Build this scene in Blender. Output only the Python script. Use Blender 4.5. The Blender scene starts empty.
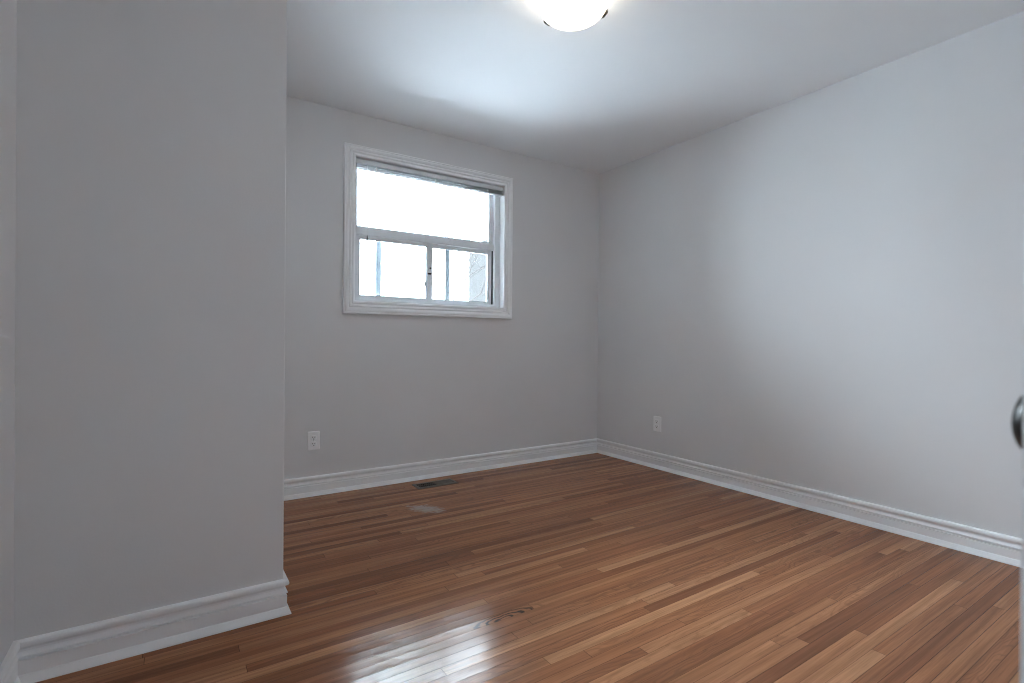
import bpy, bmesh, math, random
from mathutils import Vector, Matrix

sc = bpy.context.scene
random.seed(7)
COL = sc.collection

# ------------------------------------------------------------------ camera
F_PX, YAW, PITCH, ROLL = 514.56, 0.5841, -0.0023, 0.0076
CAM = Vector((-3.1169, -3.349, 0.9744))
fw = Vector((math.sin(YAW) * math.cos(PITCH), math.cos(YAW) * math.cos(PITCH), math.sin(PITCH)))
rt = Vector((math.cos(YAW), -math.sin(YAW), 0))
up = rt.cross(fw)
cr = rt * math.cos(ROLL) + up * math.sin(ROLL)
cu = -rt * math.sin(ROLL) + up * math.cos(ROLL)
cam_data = bpy.data.cameras.new('camera')
cam = bpy.data.objects.new('camera', cam_data)
COL.objects.link(cam)
cam.matrix_world = Matrix(((cr.x, cu.x, -fw.x, CAM.x), (cr.y, cu.y, -fw.y, CAM.y),
                           (cr.z, cu.z, -fw.z, CAM.z), (0, 0, 0, 1)))
cam_data.sensor_fit = 'HORIZONTAL'
cam_data.sensor_width = 36.0
cam_data.lens = 36.0 * F_PX / 1024.0
cam_data.clip_start = 0.02
cam_data.dof.use_dof = True
cam_data.dof.focus_distance = 3.2
cam_data.dof.aperture_fstop = 5.0
sc.camera = cam

# ------------------------------------------------------------------ sky, daylight, exposure
SKY = 84.0                                # zenith radiance; an overcast sky falls to a third of it at the horizon
w = bpy.data.worlds.new('overcast_sky')
sc.world = w
w.use_nodes = True
bg = w.node_tree.nodes['Background']
bg.inputs[0].default_value = (0.765, 0.88, 1.0, 1)
_nt = w.node_tree
_tc = _nt.nodes.new('ShaderNodeTexCoord'); _sx = _nt.nodes.new('ShaderNodeSeparateXYZ')
_mr = _nt.nodes.new('ShaderNodeMapRange'); _mr.clamp = True
_nt.links.new(_tc.outputs['Generated'], _sx.inputs[0]); _nt.links.new(_sx.outputs[2], _mr.inputs[0])
_mr.inputs[1].default_value = 0.0; _mr.inputs[2].default_value = 1.0
_mr.inputs[3].default_value = SKY / 3; _mr.inputs[4].default_value = SKY
_nt.links.new(_mr.outputs[0], bg.inputs[1])
pl = bpy.data.lights.new('daylight_portal', 'AREA')     # sampling portal in the window opening
pl.shape = 'RECTANGLE'; pl.size = 1.10; pl.size_y = 0.90
pl.cycles.is_portal = True
po = bpy.data.objects.new('daylight_portal', pl)
COL.objects.link(po)
po.location = (-1.56, 0.124, 1.69)
po.rotation_euler = (math.radians(-90), 0, 0)
sc.view_settings.view_transform = 'Standard'
sc.view_settings.look = 'None'
sc.view_settings.gamma = 1.0
sc.view_settings.exposure = 0.16
sc.view_settings.use_curve_mapping = False
sc.cycles.max_bounces = 14
sc.cycles.diffuse_bounces = 10
sc.cycles.glossy_bounces = 5
sc.cycles.transmission_bounces = 6
sc.cycles.transparent_max_bounces = 12
sc.cycles.sample_clamp_indirect = 0.0
sc.cycles.use_denoising = True
sc.cycles.filter_width = 1.0

# ------------------------------------------------------------------ node helpers
def new_mat(name):
    m = bpy.data.materials.new(name)
    m.use_nodes = True
    nt = m.node_tree
    return m, nt, nt.nodes['Principled BSDF']

class G:
    """tiny node-graph writer"""
    def __init__(s, nt): s.nt = nt
    def put(s, sock, v):
        if v is None: return
        if hasattr(v, 'links'): s.nt.links.new(v, sock)
        elif isinstance(v, (tuple, list)) and sock.type == 'RGBA' and len(v) == 3: sock.default_value = (*v, 1)
        else: sock.default_value = v
    def m(s, op, a, b=None, c=None, clamp=False):
        n = s.nt.nodes.new('ShaderNodeMath'); n.operation = op; n.use_clamp = clamp
        for i, v in enumerate((a, b, c)): s.put(n.inputs[i], v)
        return n.outputs[0]
    def xyz(s, x, y, z=0.0):
        n = s.nt.nodes.new('ShaderNodeCombineXYZ')
        for i, v in enumerate((x, y, z)): s.put(n.inputs[i], v)
        return n.outputs[0]
    def coords(s):
        t = s.nt.nodes.new('ShaderNodeTexCoord')
        n = s.nt.nodes.new('ShaderNodeSeparateXYZ')
        s.nt.links.new(t.outputs['Object'], n.inputs[0])
        return t.outputs['Object'], n.outputs[0], n.outputs[1], n.outputs[2]
    def white(s, vec):
        n = s.nt.nodes.new('ShaderNodeTexWhiteNoise'); n.noise_dimensions = '3D'
        s.put(n.inputs['Vector'], vec); return n.outputs['Value']
    def noise(s, vec, scale=1.0, detail=3.0, rough=0.5, dist=0.0):
        n = s.nt.nodes.new('ShaderNodeTexNoise'); n.noise_dimensions = '3D'
        s.put(n.inputs['Vector'], vec); s.put(n.inputs['Scale'], scale); s.put(n.inputs['Detail'], detail)
        s.put(n.inputs['Roughness'], rough); s.put(n.inputs['Distortion'], dist)
        return n.outputs['Fac']
    def ramp(s, fac, stops, interp='LINEAR'):
        n = s.nt.nodes.new('ShaderNodeValToRGB'); cr_ = n.color_ramp; cr_.interpolation = interp
        while len(cr_.elements) < len(stops): cr_.elements.new(0.5)
        for e, (p, c) in zip(cr_.elements, stops):
            e.position = p; e.color = (*c, 1) if len(c) == 3 else c
        s.put(n.inputs[0], fac); return n.outputs['Color']
    def rng(s, v, a, b, c=0.0, d=1.0):
        n = s.nt.nodes.new('ShaderNodeMapRange'); n.clamp = True
        for i, x in enumerate((v, a, b, c, d)): s.put(n.inputs[i], x)
        return n.outputs[0]
    def mix(s, fac, a, b, mode='MIX'):
        n = s.nt.nodes.new('ShaderNodeMix'); n.data_type = 'RGBA'; n.blend_type = mode
        s.put(n.inputs[0], fac); s.put(n.inputs[6], a); s.put(n.inputs[7], b)
        return n.outputs[2]
    def bump(s, height, strength=0.3, distance=1.0):
        n = s.nt.nodes.new('ShaderNodeBump')
        s.put(n.inputs['Strength'], strength); s.put(n.inputs['Distance'], distance); s.put(n.inputs['Height'], height)
        return n.outputs[0]

def paint(name, col, rough=0.5, var=0.03, scale=3.0, bumpd=0.0003, bscale=220.0, spec=0.4, metal=0.0):
    m, nt, b = new_mat(name); g = G(nt)
    v, x, y, z = g.coords()
    n = g.noise(v, scale, 3.0)
    k = g.rng(n, 0.3, 0.7, 1 - var, 1 + var)
    c = g.mix(1.0, tuple(col), g.xyz(k, k, k), 'MULTIPLY')
    g.put(b.inputs['Base Color'], c)
    g.put(b.inputs['Roughness'], g.rng(n, 0.3, 0.7, rough * 0.92, rough * 1.08))
    b.inputs['Specular IOR Level'].default_value = spec
    b.inputs['Metallic'].default_value = metal
    if bumpd:
        g.put(b.inputs['Normal'], g.bump(g.noise(v, bscale, 2.0), 0.5, bumpd))
    return m

WALL = paint('wall_paint', (0.76, 0.76, 0.765), 0.6, 0.02, 1.5, 0.0006, 160)
CEIL = paint('ceiling_paint', (0.81, 0.815, 0.825), 0.8, 0.015, 1.5, 0.0004, 160)
TRIM = paint('white_trim_paint', (0.93, 0.935, 0.945), 0.35, 0.02, 4, 0.0002, 90, 0.5)
VINYL = paint('window_frame_white', (0.80, 0.82, 0.84), 0.4, 0.02, 4, 0.0, 90, 0.5)
ALU = paint('storm_sash_aluminium', (0.16, 0.18, 0.20), 0.45, 0.04, 8, 0.0, 90, 0.5)
GASKET = paint('dark_gasket', (0.05, 0.055, 0.06), 0.6, 0.1, 20, 0.0)
BLIND = paint('blind_slat_white', (0.72, 0.73, 0.74), 0.4, 0.03, 10, 0.0)
PLASTIC = paint('outlet_white_plastic', (0.94, 0.945, 0.95), 0.35, 0.02, 30, 0.0, spec=0.5)
SLOT = paint('dark_slot', (0.012, 0.012, 0.012), 0.7, 0.1, 30, 0.0)
STEEL = paint('screw_steel', (0.55, 0.55, 0.55), 0.3, 0.05, 60, 0.0, metal=1.0)
BRONZE = paint('dark_bronze_metal', (0.030, 0.027, 0.025), 0.35, 0.15, 30, 0.0, metal=0.6)
VENTM = paint('vent_brown_enamel', (0.15, 0.115, 0.09), 0.5, 0.12, 30, 0.0, spec=0.12)
DUCT = paint('duct_black', (0.008, 0.008, 0.008), 0.8, 0.1, 10, 0.0, spec=0.05)
DOORM = paint('door_white_paint', (0.80, 0.81, 0.83), 0.4, 0.03, 6, 0.0005, 40, 0.5)
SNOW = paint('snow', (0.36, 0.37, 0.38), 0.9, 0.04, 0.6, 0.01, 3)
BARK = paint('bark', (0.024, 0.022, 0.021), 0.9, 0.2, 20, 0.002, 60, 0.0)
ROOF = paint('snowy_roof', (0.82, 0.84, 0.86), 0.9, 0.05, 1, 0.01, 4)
CORD = paint('blind_cord', (0.75, 0.75, 0.74), 0.7, 0.03, 30, 0.0)
SLATM = paint('blind_slat_grey', (0.45, 0.46, 0.47), 0.4, 0.06, 10, 0.0)
TASSEL = paint('cord_tassel_grey', (0.16, 0.16, 0.17), 0.5, 0.1, 30, 0.0)

def brick_mat():
    m, nt, b = new_mat('pale_brick'); g = G(nt)
    v, x, y, z = g.coords()
    n = nt.nodes.new('ShaderNodeTexBrick')
    g.put(n.inputs['Vector'], g.xyz(g.m('ADD', x, y), z, 0.0))
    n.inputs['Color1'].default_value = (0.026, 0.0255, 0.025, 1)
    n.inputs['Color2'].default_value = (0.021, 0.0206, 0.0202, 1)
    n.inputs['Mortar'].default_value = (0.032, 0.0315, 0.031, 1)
    n.inputs['Scale'].default_value = 4.5
    g.put(b.inputs['Base Color'], n.outputs['Color'])
    b.inputs['Roughness'].default_value = 0.9
    b.inputs['Specular IOR Level'].default_value = 0.0
    return m
BRICK = brick_mat()

def glass_mat():
    m = bpy.data.materials.new('window_glass'); m.use_nodes = True
    nt = m.node_tree; nt.nodes.clear(); g = G(nt)
    out = nt.nodes.new('ShaderNodeOutputMaterial')
    tr = nt.nodes.new('ShaderNodeBsdfTransparent'); tr.inputs[0].default_value = (0.955, 0.975, 0.97, 1)
    gl = nt.nodes.new('ShaderNodeBsdfGlossy'); gl.inputs['Roughness'].default_value = 0.02
    fr = nt.nodes.new('ShaderNodeFresnel'); fr.inputs[0].default_value = 1.45
    v, x, y, z = g.coords()
    dirt = g.rng(g.noise(v, 6.0, 4.0), 0.4, 0.8, 0.0, 0.01)
    mx = nt.nodes.new('ShaderNodeMixShader')
    g.put(mx.inputs[0], g.m('ADD', fr.outputs[0], dirt))
    nt.links.new(tr.outputs[0], mx.inputs[1]); nt.links.new(gl.outputs[0], mx.inputs[2])
    nt.links.new(mx.outputs[0], out.inputs[0])
    return m
GLASS = glass_mat()

def bowl_mat():
    m, nt, b = new_mat('frosted_lamp_glass'); g = G(nt)
    v, x, y, z = g.coords()
    n = g.noise(v, 9.0, 4.0, 0.6, 1.5)
    col = g.ramp(n, [(0.30, (1.0, 0.80, 0.55)), (0.65, (1.0, 0.92, 0.80))])
    g.put(b.inputs['Base Color'], (0.85, 0.83, 0.78))
    b.inputs['Roughness'].default_value = 0.3
    g.put(b.inputs['Emission Color'], col)
    # the two bulbs inside make the glass brighter where they sit
    r2 = g.m('ADD', g.m('POWER', g.m('SUBTRACT', x, 0.0), 2.0), g.m('POWER', y, 2.0))
    hot = g.rng(r2, 0.0, 0.021, LAMP_E, LAMP_E * 0.24)
    g.put(b.inputs['Emission Strength'], hot)
    return m
LAMP_E = 8.0
BOWL = bowl_mat()

def bulb_mat():
    m, nt, b = new_mat('lit_bulb'); g = G(nt)
    v, x, y, z = g.coords()
    g.put(b.inputs['Emission Color'], g.ramp(g.noise(v, 3.0), [(0.0, (1.0, 0.80, 0.58)), (1.0, (1.0, 0.86, 0.66))]))
    b.inputs['Emission Strength'].default_value = 4.0
    return m
BULB = bulb_mat()

def floor_mat():
    m, nt, b = new_mat('oak_strip_floor'); g = G(nt)
    v, x, y, z = g.coords()
    PW = 0.041
    yr = g.m('DIVIDE', g.m('ADD', y, 10.0), PW)
    row = g.m('FLOOR', yr)
    fy = g.m('FRACT', yr)
    r1 = g.white(g.xyz(row, 3.7, 1.3))
    r2 = g.white(g.xyz(row, 8.1, 5.9))
    ln = g.rng(r2, 0.0, 1.0, 0.7, 2.5)
    xo = g.m('DIVIDE', g.m('ADD', g.m('ADD', x, 20.0), g.m('MULTIPLY', r1, 9.0)), ln)
    colm = g.m('FLOOR', xo)
    fx = g.m('FRACT', xo)
    pid = g.white(g.xyz(row, colm, 0.5))
    pid2 = g.white(g.xyz(row, colm, 7.5))
    pid3 = g.white(g.xyz(row, colm, 13.5))
    base = g.ramp(pid, [(0.0, FL[0]), (0.18, FL[1]), (0.45, FL[2]), (0.8, FL[3]), (1.0, FL[4])])
    # long streaky grain, different in every board
    ox = g.m('MULTIPLY', pid2, 17.0); oz = g.m('MULTIPLY', pid, 31.0)
    gv = g.xyz(g.m('ADD', g.m('MULTIPLY', x, 1.5), ox), g.m('MULTIPLY', y, 62.0), oz)
    gr = g.noise(gv, 1.0, 4.0, 0.6, 0.15)
    gf = g.noise(g.xyz(g.m('ADD', g.m('MULTIPLY', x, 7.0), ox), g.m('MULTIPLY', y, 420.0), oz), 1.0, 2.0, 0.6)
    # cathedral figure: bent rings
    warp = g.noise(g.xyz(g.m('ADD', g.m('MULTIPLY', x, 2.2), ox), g.m('MULTIPLY', y, 9.0), oz), 1.0, 3.0, 0.5)
    ring = g.m('SINE', g.m('MULTIPLY', g.m('ADD', g.m('MULTIPLY', y, 9.0), g.m('MULTIPLY', warp, 1.8)), 46.0))
    cath = g.rng(ring, 0.2, 1.0, 0.0, 1.0)
    k = g.rng(gr, 0.28, 0.72, 0.70, 1.38)
    c = g.mix(1.0, base, g.xyz(k, k, k), 'MULTIPLY')
    c = g.mix(g.m('MULTIPLY', cath, g.rng(pid3, 0.40, 1.0, 0.0, 0.50)), c, (0.15, 0.068, 0.036))
    c = g.mix(g.rng(gf, 0.52, 0.72, 0.0, 0.38), c, (0.13, 0.060, 0.033))
    # large soft wear / ageing of the finish
    big = g.noise(v, 1.3, 3.0, 0.55)
    c = g.mix(g.rng(big, 0.50, 0.75, 0.0, 0.18), c, (0.27, 0.155, 0.105))
    # one board with a dark knot figure
    kx = g.m('SUBTRACT', x, -2.135); ky = g.m('SUBTRACT', y, -1.838)
    kr = g.m('SQRT', g.m('ADD', g.m('POWER', g.m('MULTIPLY', kx, 5.5), 2.0), g.m('POWER', g.m('MULTIPLY', ky, 20.0), 2.0)))
    kn = g.m('ADD', kr, g.m('MULTIPLY', g.noise(v, 22.0, 2.0), 0.35))
    krings = g.rng(g.m('SINE', g.m('MULTIPLY', kn, 24.0)), -0.1, 0.7, 0.0, 1.0)
    krow = g.m('FLOOR', g.m('DIVIDE', g.m('ADD', 10.0 - 1.838, 0.0), PW))
    inrow = g.m('COMPARE', row, krow, 0.5)
    kmask = g.m('MULTIPLY', g.m('MULTIPLY', g.rng(kr, 0.55, 1.0, 1.0, 0.0), krings), inrow)
    c = g.mix(kmask, c, (0.055, 0.036, 0.026))
    # worn pale patch under the window, scuffs
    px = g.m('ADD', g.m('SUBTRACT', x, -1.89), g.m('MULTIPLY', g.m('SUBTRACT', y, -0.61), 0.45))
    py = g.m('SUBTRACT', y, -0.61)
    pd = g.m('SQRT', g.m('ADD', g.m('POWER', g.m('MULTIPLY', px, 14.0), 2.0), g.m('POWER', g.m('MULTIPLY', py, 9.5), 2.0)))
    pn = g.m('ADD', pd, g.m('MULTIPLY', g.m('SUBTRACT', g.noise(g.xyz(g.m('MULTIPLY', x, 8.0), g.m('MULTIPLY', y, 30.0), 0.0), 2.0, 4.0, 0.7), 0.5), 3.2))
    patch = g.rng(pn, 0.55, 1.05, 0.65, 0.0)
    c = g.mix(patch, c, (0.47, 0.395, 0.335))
    sv = g.xyz(g.m('MULTIPLY', x, 9.0), g.m('MULTIPLY', y, 90.0), 2.0)
    sn = g.noise(sv, 1.0, 4.0, 0.65)
    szone = g.rng(g.m('SQRT', g.m('ADD', g.m('POWER', g.m('ADD', x, 2.72), 2.0), g.m('POWER', g.m('ADD', y, 1.62), 2.0))), 0.12, 0.55, 1.0, 0.12)
    scuff = g.m('MULTIPLY', g.rng(sn, 0.655, 0.74, 0.0, 0.45), szone)
    c = g.mix(scuff, c, (0.42, 0.34, 0.29))
    # gaps between boards
    e1 = g.m('MINIMUM', fy, g.m('SUBTRACT', 1.0, fy))
    gapw = g.rng(g.white(g.xyz(row, 2.2, 9.1)), 0.0, 1.0, 0.004, 0.022)
    gy = g.m('LESS_THAN', e1, gapw)
    e2 = g.m('MULTIPLY', g.m('MINIMUM', fx, g.m('SUBTRACT', 1.0, fx)), ln)
    gx = g.m('LESS_THAN', e2, 0.0008)
    gap = g.m('MAXIMUM', gy, gx)
    c = g.mix(g.m('MULTIPLY', gap, 0.75), c, (0.035, 0.02, 0.014))
    g.put(b.inputs['Base Color'], c)
    rn = g.noise(g.xyz(g.m('MULTIPLY', x, 3.0), g.m('MULTIPLY', y, 14.0), 1.0), 1.0, 4.0, 0.6)
    ro = g.m('ADD', g.rng(rn, 0.3, 0.7, 0.12, 0.22), g.m('MULTIPLY', pid3, 0.035))
    g.put(b.inputs['Roughness'], ro)
    b.inputs['Specular IOR Level'].default_value = 0.13
    # every board lies at a hair's tilt and is slightly cupped
    tilt = g.m('MULTIPLY', g.m('SUBTRACT', fy, 0.5), g.m('MULTIPLY', g.m('SUBTRACT', pid2, 0.5), 0.0008))
    cup = g.m('MULTIPLY', g.m('POWER', g.m('SUBTRACT', fy, 0.5), 2.0), 0.0005)
    h = g.m('ADD', tilt, cup)
    h = g.m('ADD', h, g.m('MULTIPLY', gr, 0.00012))
    h = g.m('ADD', h, g.m('MULTIPLY', g.noise(v, 5.0, 2.0), 0.0010))
    h = g.m('SUBTRACT', h, g.m('MULTIPLY', gap, 0.0006))
    g.put(b.inputs['Normal'], g.bump(h, 1.0, 1.0))
    return m
FL = [(0.215, 0.085, 0.041), (0.280, 0.114, 0.054), (0.340, 0.147, 0.070), (0.385, 0.172, 0.084), (0.430, 0.205, 0.102)]
FLOOR = floor_mat()

# ------------------------------------------------------------------ mesh helpers
def obj(name, bm, mat, parent=None, smooth=False, loc=None, label=None):
    me = bpy.data.meshes.new(name)
    bmesh.ops.recalc_face_normals(bm, faces=bm.faces)
    bm.to_mesh(me); bm.free()
    if smooth:
        for p in me.polygons: p.use_smooth = True
    me.materials.append(mat)
    o = bpy.data.objects.new(name, me)
    COL.objects.link(o)
    if parent: o.parent = parent
    if loc: o.location = loc
    if label: o['label'] = label
    return o

def struct(o):
    o['kind'] = 'structure'; return o

def thing(name, label, cat, loc=(0, 0, 0), rot=(0, 0, 0), group=None):
    o = bpy.data.objects.new(name, None); COL.objects.link(o)
    o.empty_display_size = 0.05
    o.location = loc; o.rotation_euler = rot
    o['label'] = label; o['category'] = cat
    if group: o['group'] = group
    return o

def add_box(bm, x0, x1, y0, y1, z0, z1, bev=0.0, seg=2, mat=None):
    vs = [bm.verts.new(p) for p in ((x0, y0, z0), (x1, y0, z0), (x1, y1, z0), (x0, y1, z0),
                                    (x0, y0, z1), (x1, y0, z1), (x1, y1, z1), (x0, y1, z1))]
    fs = [bm.faces.new([vs[i] for i in q]) for q in ((0, 3, 2, 1), (4, 5, 6, 7), (0, 1, 5, 4), (1, 2, 6, 5), (2, 3, 7, 6), (3, 0, 4, 7))]
    if bev:
        es = list({e for f in fs for e in f.edges})
        bmesh.ops.bevel(bm, geom=es, offset=bev, segments=seg, affect='EDGES', profile=0.6)
    elif mat is not None:
        bmesh.ops.transform(bm, matrix=mat, verts=vs)
    return vs

def box(name, mat, x0, x1, y0, y1, z0, z1, parent=None, bev=0.0, label=None):
    bm = bmesh.new(); add_box(bm, x0, x1, y0, y1, z0, z1, bev)
    return obj(name, bm, mat, parent, label=label)

def loft(bm, rings, close_ring=True, caps=True):
    R = [[bm.verts.new(p) for p in r] for r in rings]
    n = len(R[0])
    for a, b_ in zip(R, R[1:]):
        for i in range(n if close_ring else n - 1):
            j = (i + 1) % n
            bm.faces.new((a[i], a[j], b_[j], b_[i]))
    if caps:
        bm.faces.new(R[0][::-1]); bm.faces.new(R[-1])
    return R

def tube(bm, pts, rad, n=8):
    pts = [Vector(p) for p in pts]
    if not hasattr(rad, '__len__'): rad = [rad] * len(pts)
    rings = []
    ref = None
    for i, p in enumerate(pts):
        d = (pts[min(i + 1, len(pts) - 1)] - pts[max(i - 1, 0)]).normalized()
        if ref is None or abs(d.dot(ref)) > 0.95:
            ref = Vector((1, 0, 0)) if abs(d.x) < 0.8 else Vector((0, 1, 0))
        a = d.cross(ref).normalized(); c = d.cross(a)
        rings.append([p + (a * math.cos(2 * math.pi * k / n) + c * math.sin(2 * math.pi * k / n)) * rad[i] for k in range(n)])
    loft(bm, rings)

def lathe(bm, prof, n=48, axis='Z', M=None):
    """prof: (r, h) from one end to the other"""
    new = []
    R = []
    for r, h in prof:
        if r < 1e-6:
            vtx = bm.verts.new((0, 0, h)); R.append([vtx]); new.append(vtx)
        else:
            ring = [bm.verts.new((r * math.cos(2 * math.pi * k / n), r * math.sin(2 * math.pi * k / n), h)) for k in range(n)]
            R.append(ring); new += ring
    for a, b_ in zip(R, R[1:]):
        for i in range(n):
            j = (i + 1) % n
            if len(a) == 1 and len(b_) == 1: continue
            if len(a) == 1: bm.faces.new((a[0], b_[j], b_[i]))
            elif len(b_) == 1: bm.faces.new((a[i], a[j], b_[0]))
            else: bm.faces.new((a[i], a[j], b_[j], b_[i]))
    if M is not None: bmesh.ops.transform(bm, matrix=M, verts=new)

def ring_xz(bm, x0, x1, z0, z1, l, r, bo, t, y0, y1, extra=()):
    """rectangular frame in the XZ plane, connected; l r bo t are the member widths"""
    outer = [(x0, z0), (x1, z0), (x1, z1), (x0, z1)]
    inner = [(x0 + l, z0 + bo), (x1 - r, z0 + bo), (x1 - r, z1 - t), (x0 + l, z1 - t)]
    O0 = [bm.verts.new((x, y0, z)) for x, z in outer]; I0 = [bm.verts.new((x, y0, z)) for x, z in inner]
    O1 = [bm.verts.new((x, y1, z)) for x, z in outer]; I1 = [bm.verts.new((x, y1, z)) for x, z in inner]
    for i in range(4):
        j = (i + 1) % 4
        bm.faces.new((O0[i], O0[j], I0[j], I0[i]))
        bm.faces.new((O1[j], O1[i], I1[i], I1[j]))
        bm.faces.new((O0[j], O0[i], O1[i], O1[j]))
        bm.faces.new((I0[i], I0[j], I1[j], I1[i]))

def frame(name, mat, *a, parent=None, bev=0.0):
    bm = bmesh.new(); ring_xz(bm, *a)
    if bev: bmesh.ops.bevel(bm, geom=list(bm.edges), offset=bev, segments=2, affect='EDGES')
    return obj(name, bm, mat, parent)

# ------------------------------------------------------------------ room shell
H = 2.44
XL, XP, YP, YF = -3.4829, -2.7823, -1.3816, -3.70
OX0, OX1, OZ0, OZ1 = -2.131, -0.990, 1.224, 2.159       # clear window opening
T = 0.125
bm = bmesh.new()
vs = [bm.verts.new(p) for p in ((XL - .2, -5.0, 0), (.2, -5.0, 0), (.2, .2, 0), (XL - .2, .2, 0))]
bm.faces.new(vs)
r_ = bmesh.ops.extrude_face_region(bm, geom=list(bm.faces))
bmesh.ops.translate(bm, vec=(0, 0, -0.15), verts=[e for e in r_['geom'] if isinstance(e, bmesh.types.BMVert)])
struct(obj('floor', bm, FLOOR))
struct(box('ceiling', CEIL, XL - .2, .2, -5.0, .2, H, H + .15))

# back wall with the window hole (hole a liner's thickness larger than the opening)
LN = 0.014
bm = bmesh.new()
xs = [XL - .2, OX0 - LN, OX1 + LN, .2]; zs = [0, OZ0 - LN, OZ1 + LN, H]
grid = {}
for yy in (0.0, T):
    for i, x_ in enumerate(xs):
        for k, z_ in enumerate(zs): grid[(yy, i, k)] = bm.verts.new((x_, yy, z_))
for yy in (0.0, T):
    for i in range(3):
        for k in range(3):
            if (i, k) != (1, 1):
                bm.faces.new([grid[(yy, a, c)] for a, c in ((i, k), (i + 1, k), (i + 1, k + 1), (i, k + 1))])
hole = [(1, 1), (2, 1), (2, 2), (1, 2)]
for q in range(4):
    a, c = hole[q], hole[(q + 1) % 4]
    bm.faces.new((grid[(0.0, *a)], grid[(0.0, *c)], grid[(T, *c)], grid[(T, *a)]))
per = [(0, 0), (1, 0), (2, 0), (3, 0), (3, 1), (3, 2), (3, 3), (2, 3), (1, 3), (0, 3), (0, 2), (0, 1)]
for q in range(12):
    a, c = per[q], per[(q + 1) % 12]
    bm.faces.new((grid[(0.0, *a)], grid[(0.0, *c)], grid[(T, *c)], grid[(T, *a)]))
struct(obj('wall_back', bm, WALL))
struct(box('wall_right', WALL, 0.0, .2, -5.0, 0.0, 0, H))
struct(box('wall_left', WALL, XL - .2, XL, -5.0, 0.0, 0, H))
# closet bump-out: its outside corner is slightly rounded
bm = bmesh.new()
add_box(bm, XL, XP, YP, 0.0, 0, H)
es = [e for e in bm.edges if all(abs(q.co.x - XP) < 1e-5 and abs(q.co.y - YP) < 1e-5 for q in e.verts)]
bmesh.ops.bevel(bm, geom=es, offset=0.0025, segments=3, affect='EDGES', profile=0.5)
struct(obj('wall_partition', bm, WALL))
# entrance wall behind the camera with its doorway, and an unseen stub of hall added beyond it to shut out daylight
DX0, DX1, DZ = -2.700, -1.905, 2.04
bm = bmesh.new()
pts = [(XL, 0), (DX0, 0), (DX0, DZ), (DX1, DZ), (DX1, 0), (0.0, 0), (0.0, H), (XL, H)]
loft(bm, [[(x_, YF - .12, z_) for x_, z_ in pts], [(x_, YF, z_) for x_, z_ in pts]])
struct(obj('wall_front', bm, WALL))
struct(box('wall_hall_blocker', WALL, XL, 0.0, -5.0, -4.9, 0, H))

# ------------------------------------------------------------------ baseboards
PROF = [(0.0, 0.1215), (0.009, 0.1208), (0.0150, 0.1175), (0.0170, 0.1120), (0.0165, 0.1045), (0.0120, 0.1000), (0.0050, 0.0970),
        (0.0020, 0.0920), (0.0025, 0.0865), (0.0070, 0.0815), (0.0125, 0.0775), (0.0130, 0.0740), (0.0015, 0.0725), (0.0015, 0.0665),
        (0.0110, 0.0650), (0.0105, 0.0255), (0.0130, 0.0240), (0.0235, 0.0030), (0.0235, 0.0), (0.0, 0.0)]
def sweep(name, path, mat, side=1):
    """profile swept along a floor path (list of xy); room lies on the left of the path when side = 1"""
    P = [Vector((*p, 0)) for p in path]
    rings = []
    for i, p in enumerate(P):
        ds = []
        if i > 0: ds.append((P[i] - P[i - 1]).normalized())
        if i < len(P) - 1: ds.append((P[i + 1] - P[i]).normalized())
        ns = [Vector((-d.y, d.x, 0)) * side for d in ds]
        if len(ns) == 2:
            nn = (ns[0] + ns[1]).normalized(); off = nn / max(0.2, nn.dot(ns[0]))
        else: off = ns[0]
        rings.append([p + off * u + Vector((0, 0, z_)) for u, z_ in PROF])
    bm = bmesh.new(); loft(bm, rings)
    return struct(obj(name, bm, mat))
def sweep_m(name, a, b_, mat, n, ma, mb):
    """straight run a->b, offset n, each end mitred by ma/mb (+1 lengthens with the profile, -1 shortens)"""
    a = Vector((*a, 0)); b_ = Vector((*b_, 0)); n = Vector((*n, 0)); d = (b_ - a).normalized()
    rings = [[a + n * u - d * u * ma + Vector((0, 0, z_)) for u, z_ in PROF],
             [b_ + n * u + d * u * mb + Vector((0, 0, z_)) for u, z_ in PROF]]
    bm = bmesh.new(); loft(bm, rings)
    return struct(obj(name, bm, mat))
sweep_m('baseboard_back', (XP, 0), (0, 0), TRIM, (0, -1), -1, -1)
sweep_m('baseboard_right', (0, 0), (0, YF), TRIM, (-1, 0), -1, -1)
sweep('baseboard_partition', [(XL + .0, YP), (XP, YP), (XP, -0.0)], TRIM, -1)
sweep_m('baseboard_left', (XL, YP), (XL, YF), TRIM, (1, 0), -1, -1)
sweep_m('baseboard_front', (DX1 + .08, YF), (0, YF), TRIM, (0, 1), 0, -1)

# ------------------------------------------------------------------ window
win = bpy.data.objects.new('window_1', None); COL.objects.link(win); win.location = (0, 0, 0)
struct(win)
win['label'] = 'white framed window high on the back wall with sliding lower sashes'
CP = [(0.000, 0.0), (0.000, 0.011), (0.004, 0.014), (0.014, 0.014), (0.018, 0.0105), (0.023, 0.0105), (0.030, 0.016), (0.036, 0.0165),
      (0.040, 0.0140), (0.043, 0.0140), (0.050, 0.0195), (0.058, 0.0225), (0.066, 0.0225), (0.069, 0.0195), (0.072, 0.0225), (0.078, 0.0225), (0.082, 0.019), (0.082, 0.0)]
bm = bmesh.new()
cr_ = []
for u, h_ in CP:
    l_, r_, b_, t_ = u * 0.92, u * 0.90, u * 1.03, u * 0.86
    cr_.append([(OX0 - l_, -h_, OZ0 - b_), (OX1 + r_, -h_, OZ0 - b_), (OX1 + r_, -h_, OZ1 + t_), (OX0 - l_, -h_, OZ1 + t_)])
loft(bm, cr_, caps=False)
obj('casing', bm, TRIM, win)
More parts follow.
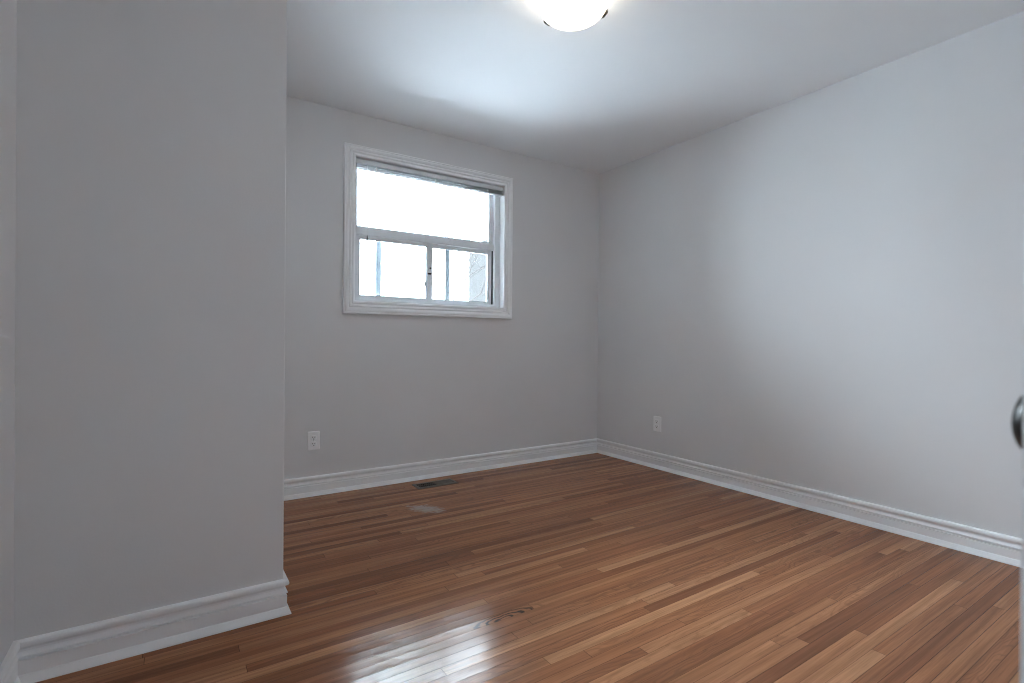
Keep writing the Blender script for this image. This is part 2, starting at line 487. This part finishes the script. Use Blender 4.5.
frame('jamb', TRIM, OX0 - LN, OX1 + LN, OZ0 - LN, OZ1 + LN, LN, LN, LN, LN, 0.0, T, parent=win)
FX0, FX1, FZ0, FZ1 = -2.106, -1.036, 1.250, 2.135
frame('window_frame', VINYL, OX0, OX1, OZ0, OZ1, FX0 - OX0, OX1 - FX1, FZ0 - OZ0, OZ1 - FZ1, 0.050, 0.118, parent=win, bev=0.002)
# fixed upper light over a cross rail
box('transom_rail', VINYL, FX0, FX1, 0.056, 0.110, 1.668, 1.716, win, 0.002)
frame('fixed_light_frame', VINYL, FX0, FX1, 1.716, FZ1, .010, .030, .012, .015, 0.080, 0.106, parent=win)
frame('glazing_gasket', GASKET, FX0 + .010, FX1 - .030, 1.728, FZ1 - .015, .003, .003, .003, .003, 0.078, 0.098, parent=win)
box('glass_pane', GLASS, FX0 + .008, FX1 - .028, 0.090, 0.094, 1.726, FZ1 - .013, win)
# lower sliding sashes
def sash(x0, x1, y0, l, r):
    s = frame('sash', VINYL, x0, x1, FZ0, 1.668, l, r, 0.020, 0.026, y0, y0 + .022, parent=win, bev=0.0015)
    box('glass_pane', GLASS, x0 + l - .003, x1 - r + .003, y0 + .009, y0 + .012, FZ0 + .017, 1.645, s)
    frame('sash_gasket', GASKET, x0 + l - .001, x1 - r + .001, FZ0 + .019, 1.643, .002, .002, .002, .002, y0 - .0008, y0 + .008, parent=s)
    return s
s1 = sash(FX0, -1.549, 0.068, 0.030, 0.048)
s2 = sash(-1.595, FX1 - .004, 0.091, 0.036, 0.034)
# side channels the sashes run in: dark at the far end
box('sash_channel', GASKET, FX1 - .0035, FX1 + .001, 0.076, 0.115, FZ0, 1.668, win)
# latch on the meeting stile and finger pull on the left sash
bm = bmesh.new()
add_box(bm, -1.583, -1.561, 0.060, 0.0682, 1.418, 1.500, 0.003)
la = obj('sash_latch', bm, VINYL, s1)
bm = bmesh.new(); tube(bm, [(-1.572, 0.060, 1.487), (-1.572, 0.052, 1.487)], 0.006, 10)
obj('latch_pivot', bm, BRONZE, la)
bm = bmesh.new(); add_box(bm, -1.596, -1.568, 0.046, 0.054, 1.440, 1.452, 0.002)
obj('latch_lever', bm, BRONZE, la)
bm = bmesh.new(); add_box(bm, -2.104, -2.090, 0.060, 0.0685, 1.40, 1.445, 0.003)
obj('finger_pull', bm, VINYL, s1)
# storm sash outside, slid to the middle
st = frame('storm_sash', ALU, -1.951, -1.390, OZ0 + .01, 1.69, .037, .034, .03, .03, 0.114, 0.124, parent=win)
box('storm_pane', GLASS, -1.918, -1.420, 0.118, 0.120, OZ0 + .037, 1.663, st)

# ------------------------------------------------------------------ raised mini blind
bl = thing('mini_blind', 'white mini blind pulled up into a thin stack at the top of the window', 'blind', (-1.5605, 0.0145, OZ1))
BW = 0.5655
bm = bmesh.new()
hp = [(-.0125, -.009), (-.0125, -.036), (-.0105, -.038), (.0340, -.038), (.0350, -.036), (.0350, -.009)]
loft(bm, [[(s_ * BW, a, c) for a, c in hp] for s_ in (-1, 1)])
obj('head_rail', bm, BLIND, bl)
def slat_bm():
    bm = bmesh.new()
    n = 24; rings = []
    for i in range(n + 1):
        x_ = -BW + .003 + (2 * BW - .006) * i / n
        sag = 0.0007 * math.sin(i * 1.7) + 0.0006 * math.sin(i * .9 + 1)
        top = [(x_, -.0125 + .025 * q / 6, .0022 * (1 - ((q - 3) / 3) ** 2) + sag) for q in range(7)]
        bot = [(a, b_, c - .0005) for a, b_, c in top[::-1]]
        rings.append(top + bot)
    loft(bm, rings)
    return bm
s0 = obj('slat', slat_bm(), SLATM, bl, loc=(0, 0, -.0400))
for k in range(1, 14):
    c = s0.copy(); c.parent = bl
    c.location = (random.uniform(-.0015, .0015), random.uniform(-.002, .002), -.0400 - .0019 * k)
    c.rotation_euler = (random.uniform(-.20, .20), random.uniform(-.0012, .0012), random.uniform(-.002, .002))
    COL.objects.link(c)
bm = bmesh.new(); add_box(bm, -BW + .002, BW - .002, -.0115, .0115, -.0745, -.0670, 0.002)
obj('bottom_rail', bm, BLIND, bl)
def cord(x_, y_, z0, z1, sway=0.0):
    bm = bmesh.new()
    tube(bm, [(x_, y_, z0), (x_ + sway * .5, y_, (z0 + z1) / 2), (x_ + sway, y_, z1)], 0.0009, 6)
    o = obj('lift_cord', bm, CORD, bl)
    bm = bmesh.new()
    lathe(bm, [(0, .012), (.0025, .011), (.004, .002), (.0055, -.018), (.0045, -.022), (0, -.022)], 12,
          M=Matrix.Translation((x_ + sway, y_, z1)))
    obj('tassel', bm, TASSEL, o, True)
cord(-0.492, -.015, -.04, 1.755 - OZ1)
cord(-0.488, -.013, -.04, 1.645 - OZ1)
cord(-0.075, -.015, -.04, 1.372 - OZ1)
bm = bmesh.new()
tube(bm, [(.135, -.016, -.040), (.139, -.010, -.20), (.137, .000, -.40), (.136, .020, -.458), (.105, .026, -.495), (.073, .030, -.530)], .0014, 6)
obj('lift_cord', bm, CORD, bl)
for x_ in (-.43, 0.0, .43):
    bm = bmesh.new()
    loft(bm, [[(x_ + a, b_, z_) for a, b_ in ((-.004, -.0135), (.004, -.0135), (.004, -.0128), (-.004, -.0128))] for z_ in (-.042, -.0735)])
    obj('ladder_tape', bm, CORD, bl)

# ------------------------------------------------------------------ wall outlets
def outlet(label, loc, rotz):
    t = thing('wall_outlet', label, 'outlet', loc, (0, 0, rotz), 'white duplex wall outlets')          # local: plate in XZ, room towards -Y
    bm = bmesh.new()
    W, Hh = .036, .058
    rings = []
    for s_, d in ((1.0, 0.0), (1.0, .0045), (.955, .0068), (.90, .0075)):
        rr = []
        for cx, cz, a0 in ((W * s_, Hh * s_, 0), (-W * s_, Hh * s_, 90), (-W * s_, -Hh * s_, 180), (W * s_, -Hh * s_, 270)):
            sx = 1 if cx > 0 else -1; sz = 1 if cz > 0 else -1
            for q in range(4):
                an = math.radians(a0 + 30 * q); r = .004
                rr.append((cx - sx * r + r * math.cos(an), -d, cz - sz * r + r * math.sin(an)))
        rings.append(rr)
    loft(bm, rings)
    obj('cover_plate', bm, PLASTIC, t)
    for zc in (.0195, -.0195):
        bm = bmesh.new()
        rr = []
        for q in range(28):                        # the flat-sided round face of a receptacle
            an = 2 * math.pi * q / 28
            rr.append((max(-.0165, min(.0165, .0185 * math.cos(an))), max(-.0145, min(.0145, .0185 * math.sin(an)))))
        loft(bm, [[(a, -.0070, zc + c) for a, c in rr], [(a, -.0100, zc + c) for a, c in rr], [(a * .95, -.0108, zc + c * .95) for a, c in rr]])
        r = obj('receptacle', bm, PLASTIC, t)
        for sx, hh in ((-.0064, .0042), (.0064, .0034)):
            bm = bmesh.new(); add_box(bm, sx - .0017, sx + .0017, -.0113, -.0100, zc + .003 - hh, zc + .003 + hh)
            obj('slot', bm, SLOT, r)
        bm = bmesh.new(); tube(bm, [(0, -.0100, zc - .0078), (0, -.0113, zc - .0078)], .0032, 12)
        obj('ground_hole', bm, SLOT, r)
    bm = bmesh.new()
    lathe(bm, [(0, .0098), (.002, .0095), (.0033, .0082), (.0033, .0070)], 14, M=Matrix.Rotation(math.radians(90), 4, 'X'))
    obj('screw', bm, STEEL, t, True)
    return t
outlet('white duplex outlet low on the back wall, left of the floor vent', (-2.379, 0, .341), 0)
outlet('white duplex outlet low on the right-hand wall near the room corner', (0, -.671, .341), math.radians(-90))

# ------------------------------------------------------------------ floor vent
vt = thing('floor_vent', 'dark brown slotted floor vent in the wood floor by the back baseboard', 'vent', (-1.627, -.168, 0))
VX, VY = .145, .062
bm = bmesh.new()
def rect(hx, hy, z_): return [(-hx, -hy, z_), (hx, -hy, z_), (hx, hy, z_), (-hx, hy, z_)]
loft(bm, [rect(VX, VY, 0.0), rect(VX, VY, .0015), rect(VX - .006, VY - .006, .005), rect(VX - .020, VY - .022, .005), rect(VX - .022, VY - .024, .001)], caps=False)
obj('vent_frame', bm, VENTM, vt)
bm = bmesh.new(); loft(bm, [rect(VX - .012, VY - .012, .0005), rect(VX - .012, VY - .012, .0012)])
obj('duct_opening', bm, DUCT, vt)
NS = 22
for k in range(NS):
    x_ = -VX + .024 + (2 * VX - .048) * (k + .5) / NS
    lean = -.0032 if k < NS / 2 else .0048
    bm = bmesh.new()
    hy = VY - .0235
    loft(bm, [[(x_ - lean - .0008, yy, .0013), (x_ - lean + .0008, yy, .0013), (x_ + lean + .0008, yy, .0052), (x_ + lean - .0008, yy, .0052)] for yy in (-hy, hy)])
    obj('slat', bm, VENTM, vt)
bm = bmesh.new(); add_box(bm, -VX + .019, VX - .019, -.002, .002, .0045, .0056)
obj('center_bar', bm, VENTM, vt)

# ------------------------------------------------------------------ ceiling light
LX, LY = -1.735, -1.70
RZ = -.082
cl = thing('ceiling_light', 'round frosted glass ceiling light with dark clips, switched on', 'ceiling light', (LX, LY, H))
bm = bmesh.new()
lathe(bm, [(0, 0), (.100, 0), (.100, -.006), (.092, -.014), (.060, -.018), (0, -.018)], 48)
obj('ceiling_plate', bm, TRIM, cl, True)
RB = .138
bm = bmesh.new()
prof = []
for q in range(15):
    a = q / 14
    r = RB * math.sin(a * math.pi / 2) if q else 0.0
    prof.append((r, RZ - .058 * math.cos(a * math.pi / 2) ** 1.15))
prof += [(RB + .004, RZ + .003), (RB + .003, RZ + .006), (RB - .002, RZ + .005)]
inner = [(max(0.0, r - .004), h_ + .004) for r, h_ in prof[:15][::-1]]
inner[-1] = (0.0, inner[-1][1])
lathe(bm, prof + inner, 64)
obj('glass_bowl', bm, BOWL, cl, True)
for an in (102, 222, 342):
    a = math.radians(an)
    d = Vector((math.cos(a), math.sin(a), 0)); t_ = Vector((-d.y, d.x, 0))
    bm = bmesh.new()
    pth = [(.085, -.015), (.112, -.026), (RB + .004, RZ + .020), (RB + .0095, RZ + .010), (RB + .0110, RZ - .003), (RB + .005, RZ - .0105), (RB - .008, RZ - .0145)]
    wd = [.004, .004, .005, .011, .012, .012, .011]
    rings = []
    for i, ((r, h_), w_) in enumerate(zip(pth, wd)):
        p0, p1 = pth[max(i - 1, 0)], pth[min(i + 1, len(pth) - 1)]
        tx, tz = p1[0] - p0[0], p1[1] - p0[1]; L_ = math.hypot(tx, tz)
        nx, nz = -tz / L_ * .0026, tx / L_ * .0026
        c_ = d * r + Vector((0, 0, h_)); n_ = d * nx + Vector((0, 0, nz))
        rings.append([c_ + t_ * w_ + n_, c_ - t_ * w_ + n_, c_ - t_ * w_ - n_, c_ + t_ * w_ - n_])
    loft(bm, rings)
    obj('clip', bm, BRONZE, cl)
for sx in (-1, 1):
    bm = bmesh.new()
    lathe(bm, [(0, .036), (.012, .034), (.013, .012), (.022, 0), (.026, -.018), (.018, -.036), (0, -.042)], 20,
          M=Matrix.Translation((sx * .048, 0, -.062)) @ Matrix.Rotation(math.radians(78 * sx), 4, 'Y') )
    obj('bulb', bm, BULB, cl, True)

# ------------------------------------------------------------------ entrance door, ajar beside the camera
DE = CAM + (rt * ((1021.8 - 512) / F_PX) + fw) * 0.268          # foot of its free edge, room side
DE.z = 0
ang = math.atan2(YF - DE.y, DX1 - DE.x)
door = bpy.data.objects.new('door_1', None); COL.objects.link(door)
door.location = (DE.x, DE.y, 0); door.rotation_euler = (0, 0, ang)
struct(door)
door['label'] = 'white entrance door standing ajar at the right edge of the view'
DW = (Vector((DX1, YF, 0)) - DE).length - .01
bm = bmesh.new(); add_box(bm, 0, DW, -.035, 0, .012, 2.03, .002)
obj('door_leaf', bm, DOORM, door)
for z0, z1 in ((.25, .80), (1.08, 1.62), (1.72, 1.90)):
    for x0, x1 in ((.11, DW / 2 - .045), (DW / 2 + .045, DW - .11)):
        bm = bmesh.new()
        add_box(bm, x0, x1, -.002, .005, z0, z1, .004)
        obj('raised_panel', bm, DOORM, door)
def knob(side):
    bm = bmesh.new()
    M = Matrix.Translation((.080, 0 if side > 0 else -.035, .925)) @ Matrix.Rotation(math.radians(-90 * side), 4, 'X')
    lathe(bm, [(0, 0), (.030, 0), (.031, .003), (.028, .007), (.014, .010), (.0115, .014), (.012, .020), (.020, .025), (.0265, .033), (.0275, .041), (.0245, .050), (.015, .056), (0, .057)], 36, M=M)
    obj('door_knob', bm, BRONZE, door, True, label='dark round door knob')
knob(1); knob(-1)
bm = bmesh.new(); add_box(bm, -.0015, .002, -.030, -.005, .895, .955, .001)
obj('latch_plate', bm, STEEL, door)
# door casing on the entrance wall
for nm, a in (('trim_1', (DX0 - .07, DX0, YF, YF + .018, 0, DZ + .07)), ('trim_2', (DX1, DX1 + .07, YF, YF + .018, 0, DZ + .07)), ('trim_3', (DX0, DX1, YF, YF + .018, DZ, DZ + .07))):
    bm = bmesh.new(); add_box(bm, *a, .004)
    struct(obj(nm, bm, TRIM))

# ------------------------------------------------------------------ what shows through the lower panes
bm = bmesh.new()
N = 12
gv = [[bm.verts.new((-25 + 60 * i / N, .21 + 50 * j / N, -.45 + .12 * math.sin(i * 1.9) * math.cos(j * 1.3) * (j > 0))) for i in range(N + 1)] for j in range(N + 1)]
for j in range(N):
    for i in range(N):
        bm.faces.new((gv[j][i], gv[j][i + 1], gv[j + 1][i + 1], gv[j + 1][i]))
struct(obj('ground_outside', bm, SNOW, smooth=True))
hs = thing('house', 'pale brick house seen faintly through the lower right window pane', 'house', (6.35, 8.0, -.5))
bm = bmesh.new(); add_box(bm, 0, 7, 0, 6, 0, 5.1)
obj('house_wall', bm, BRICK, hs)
bm = bmesh.new()
loft(bm, [[(-.05, -.05, 5.1), (7.05, -.05, 5.1), (7.05, 6.05, 5.1), (-.05, 6.05, 5.1)], [(-.05, -.05, 5.17), (7.05, -.05, 5.17), (7.05, 6.05, 5.17), (-.05, 6.05, 5.17)],
          [(2.5, 2.9, 6.3), (4.5, 2.9, 6.3), (4.5, 3.1, 6.3), (2.5, 3.1, 6.3)]])
obj('roof', bm, ROOF, hs)
for x_ in (1.0, 4.2):
    f_ = bmesh.new(); ring_xz(f_, x_, x_ + 1.2, 1.2, 2.4, .07, .07, .07, .07, -.04, .02)
    fo = obj('house_window', f_, VINYL, hs)
    box('pane', DUCT, x_ + .05, x_ + 1.15, -.012, .004, 1.25, 2.35, fo)
tr = thing('bare_tree', 'bare thin-branched tree outside beyond the lower right window pane', 'tree', (1.86, 6.8, -.45))
rt_ = random.Random(5)
bm = bmesh.new()
tube(bm, [(0, 0, 0), (.04, 0, 1.2), (.0, .05, 2.1), (.05, 0, 2.95)], [.055, .042, .030, .016], 8)
obj('trunk', bm, BARK, tr)
def grow(p, d, L, r, lev):
    q = p + d * L
    mid = p + d * L * .5 + Vector((rt_.uniform(-1, 1), rt_.uniform(-1, 1), rt_.uniform(-.3, .6))) * L * .06
    bmB = bmesh.new(); tube(bmB, [p, mid, q], [r, r * .8, r * .6], 6)
    segs.append(bmB)
    if lev:
        for _ in range(3):
            nd = (d + Vector((rt_.uniform(-.8, .8), rt_.uniform(-.8, .8), rt_.uniform(-.2, .5)))).normalized()
            grow(p + d * L * rt_.uniform(.45, 1.0), nd, L * .65, r * .55, lev - 1)
for k in range(9):
    segs = []
    a = k * 2.4
    grow(Vector((.02, .01, 1.8 + .12 * k)), Vector((math.cos(a), math.sin(a), .8)).normalized(), 1.1, .014, 3)
    bm = bmesh.new()
    for s_ in segs:
        me = bpy.data.meshes.new('twig'); s_.to_mesh(me); s_.free(); bm.from_mesh(me); bpy.data.meshes.remove(me)
    obj('branch', bm, BARK, tr)
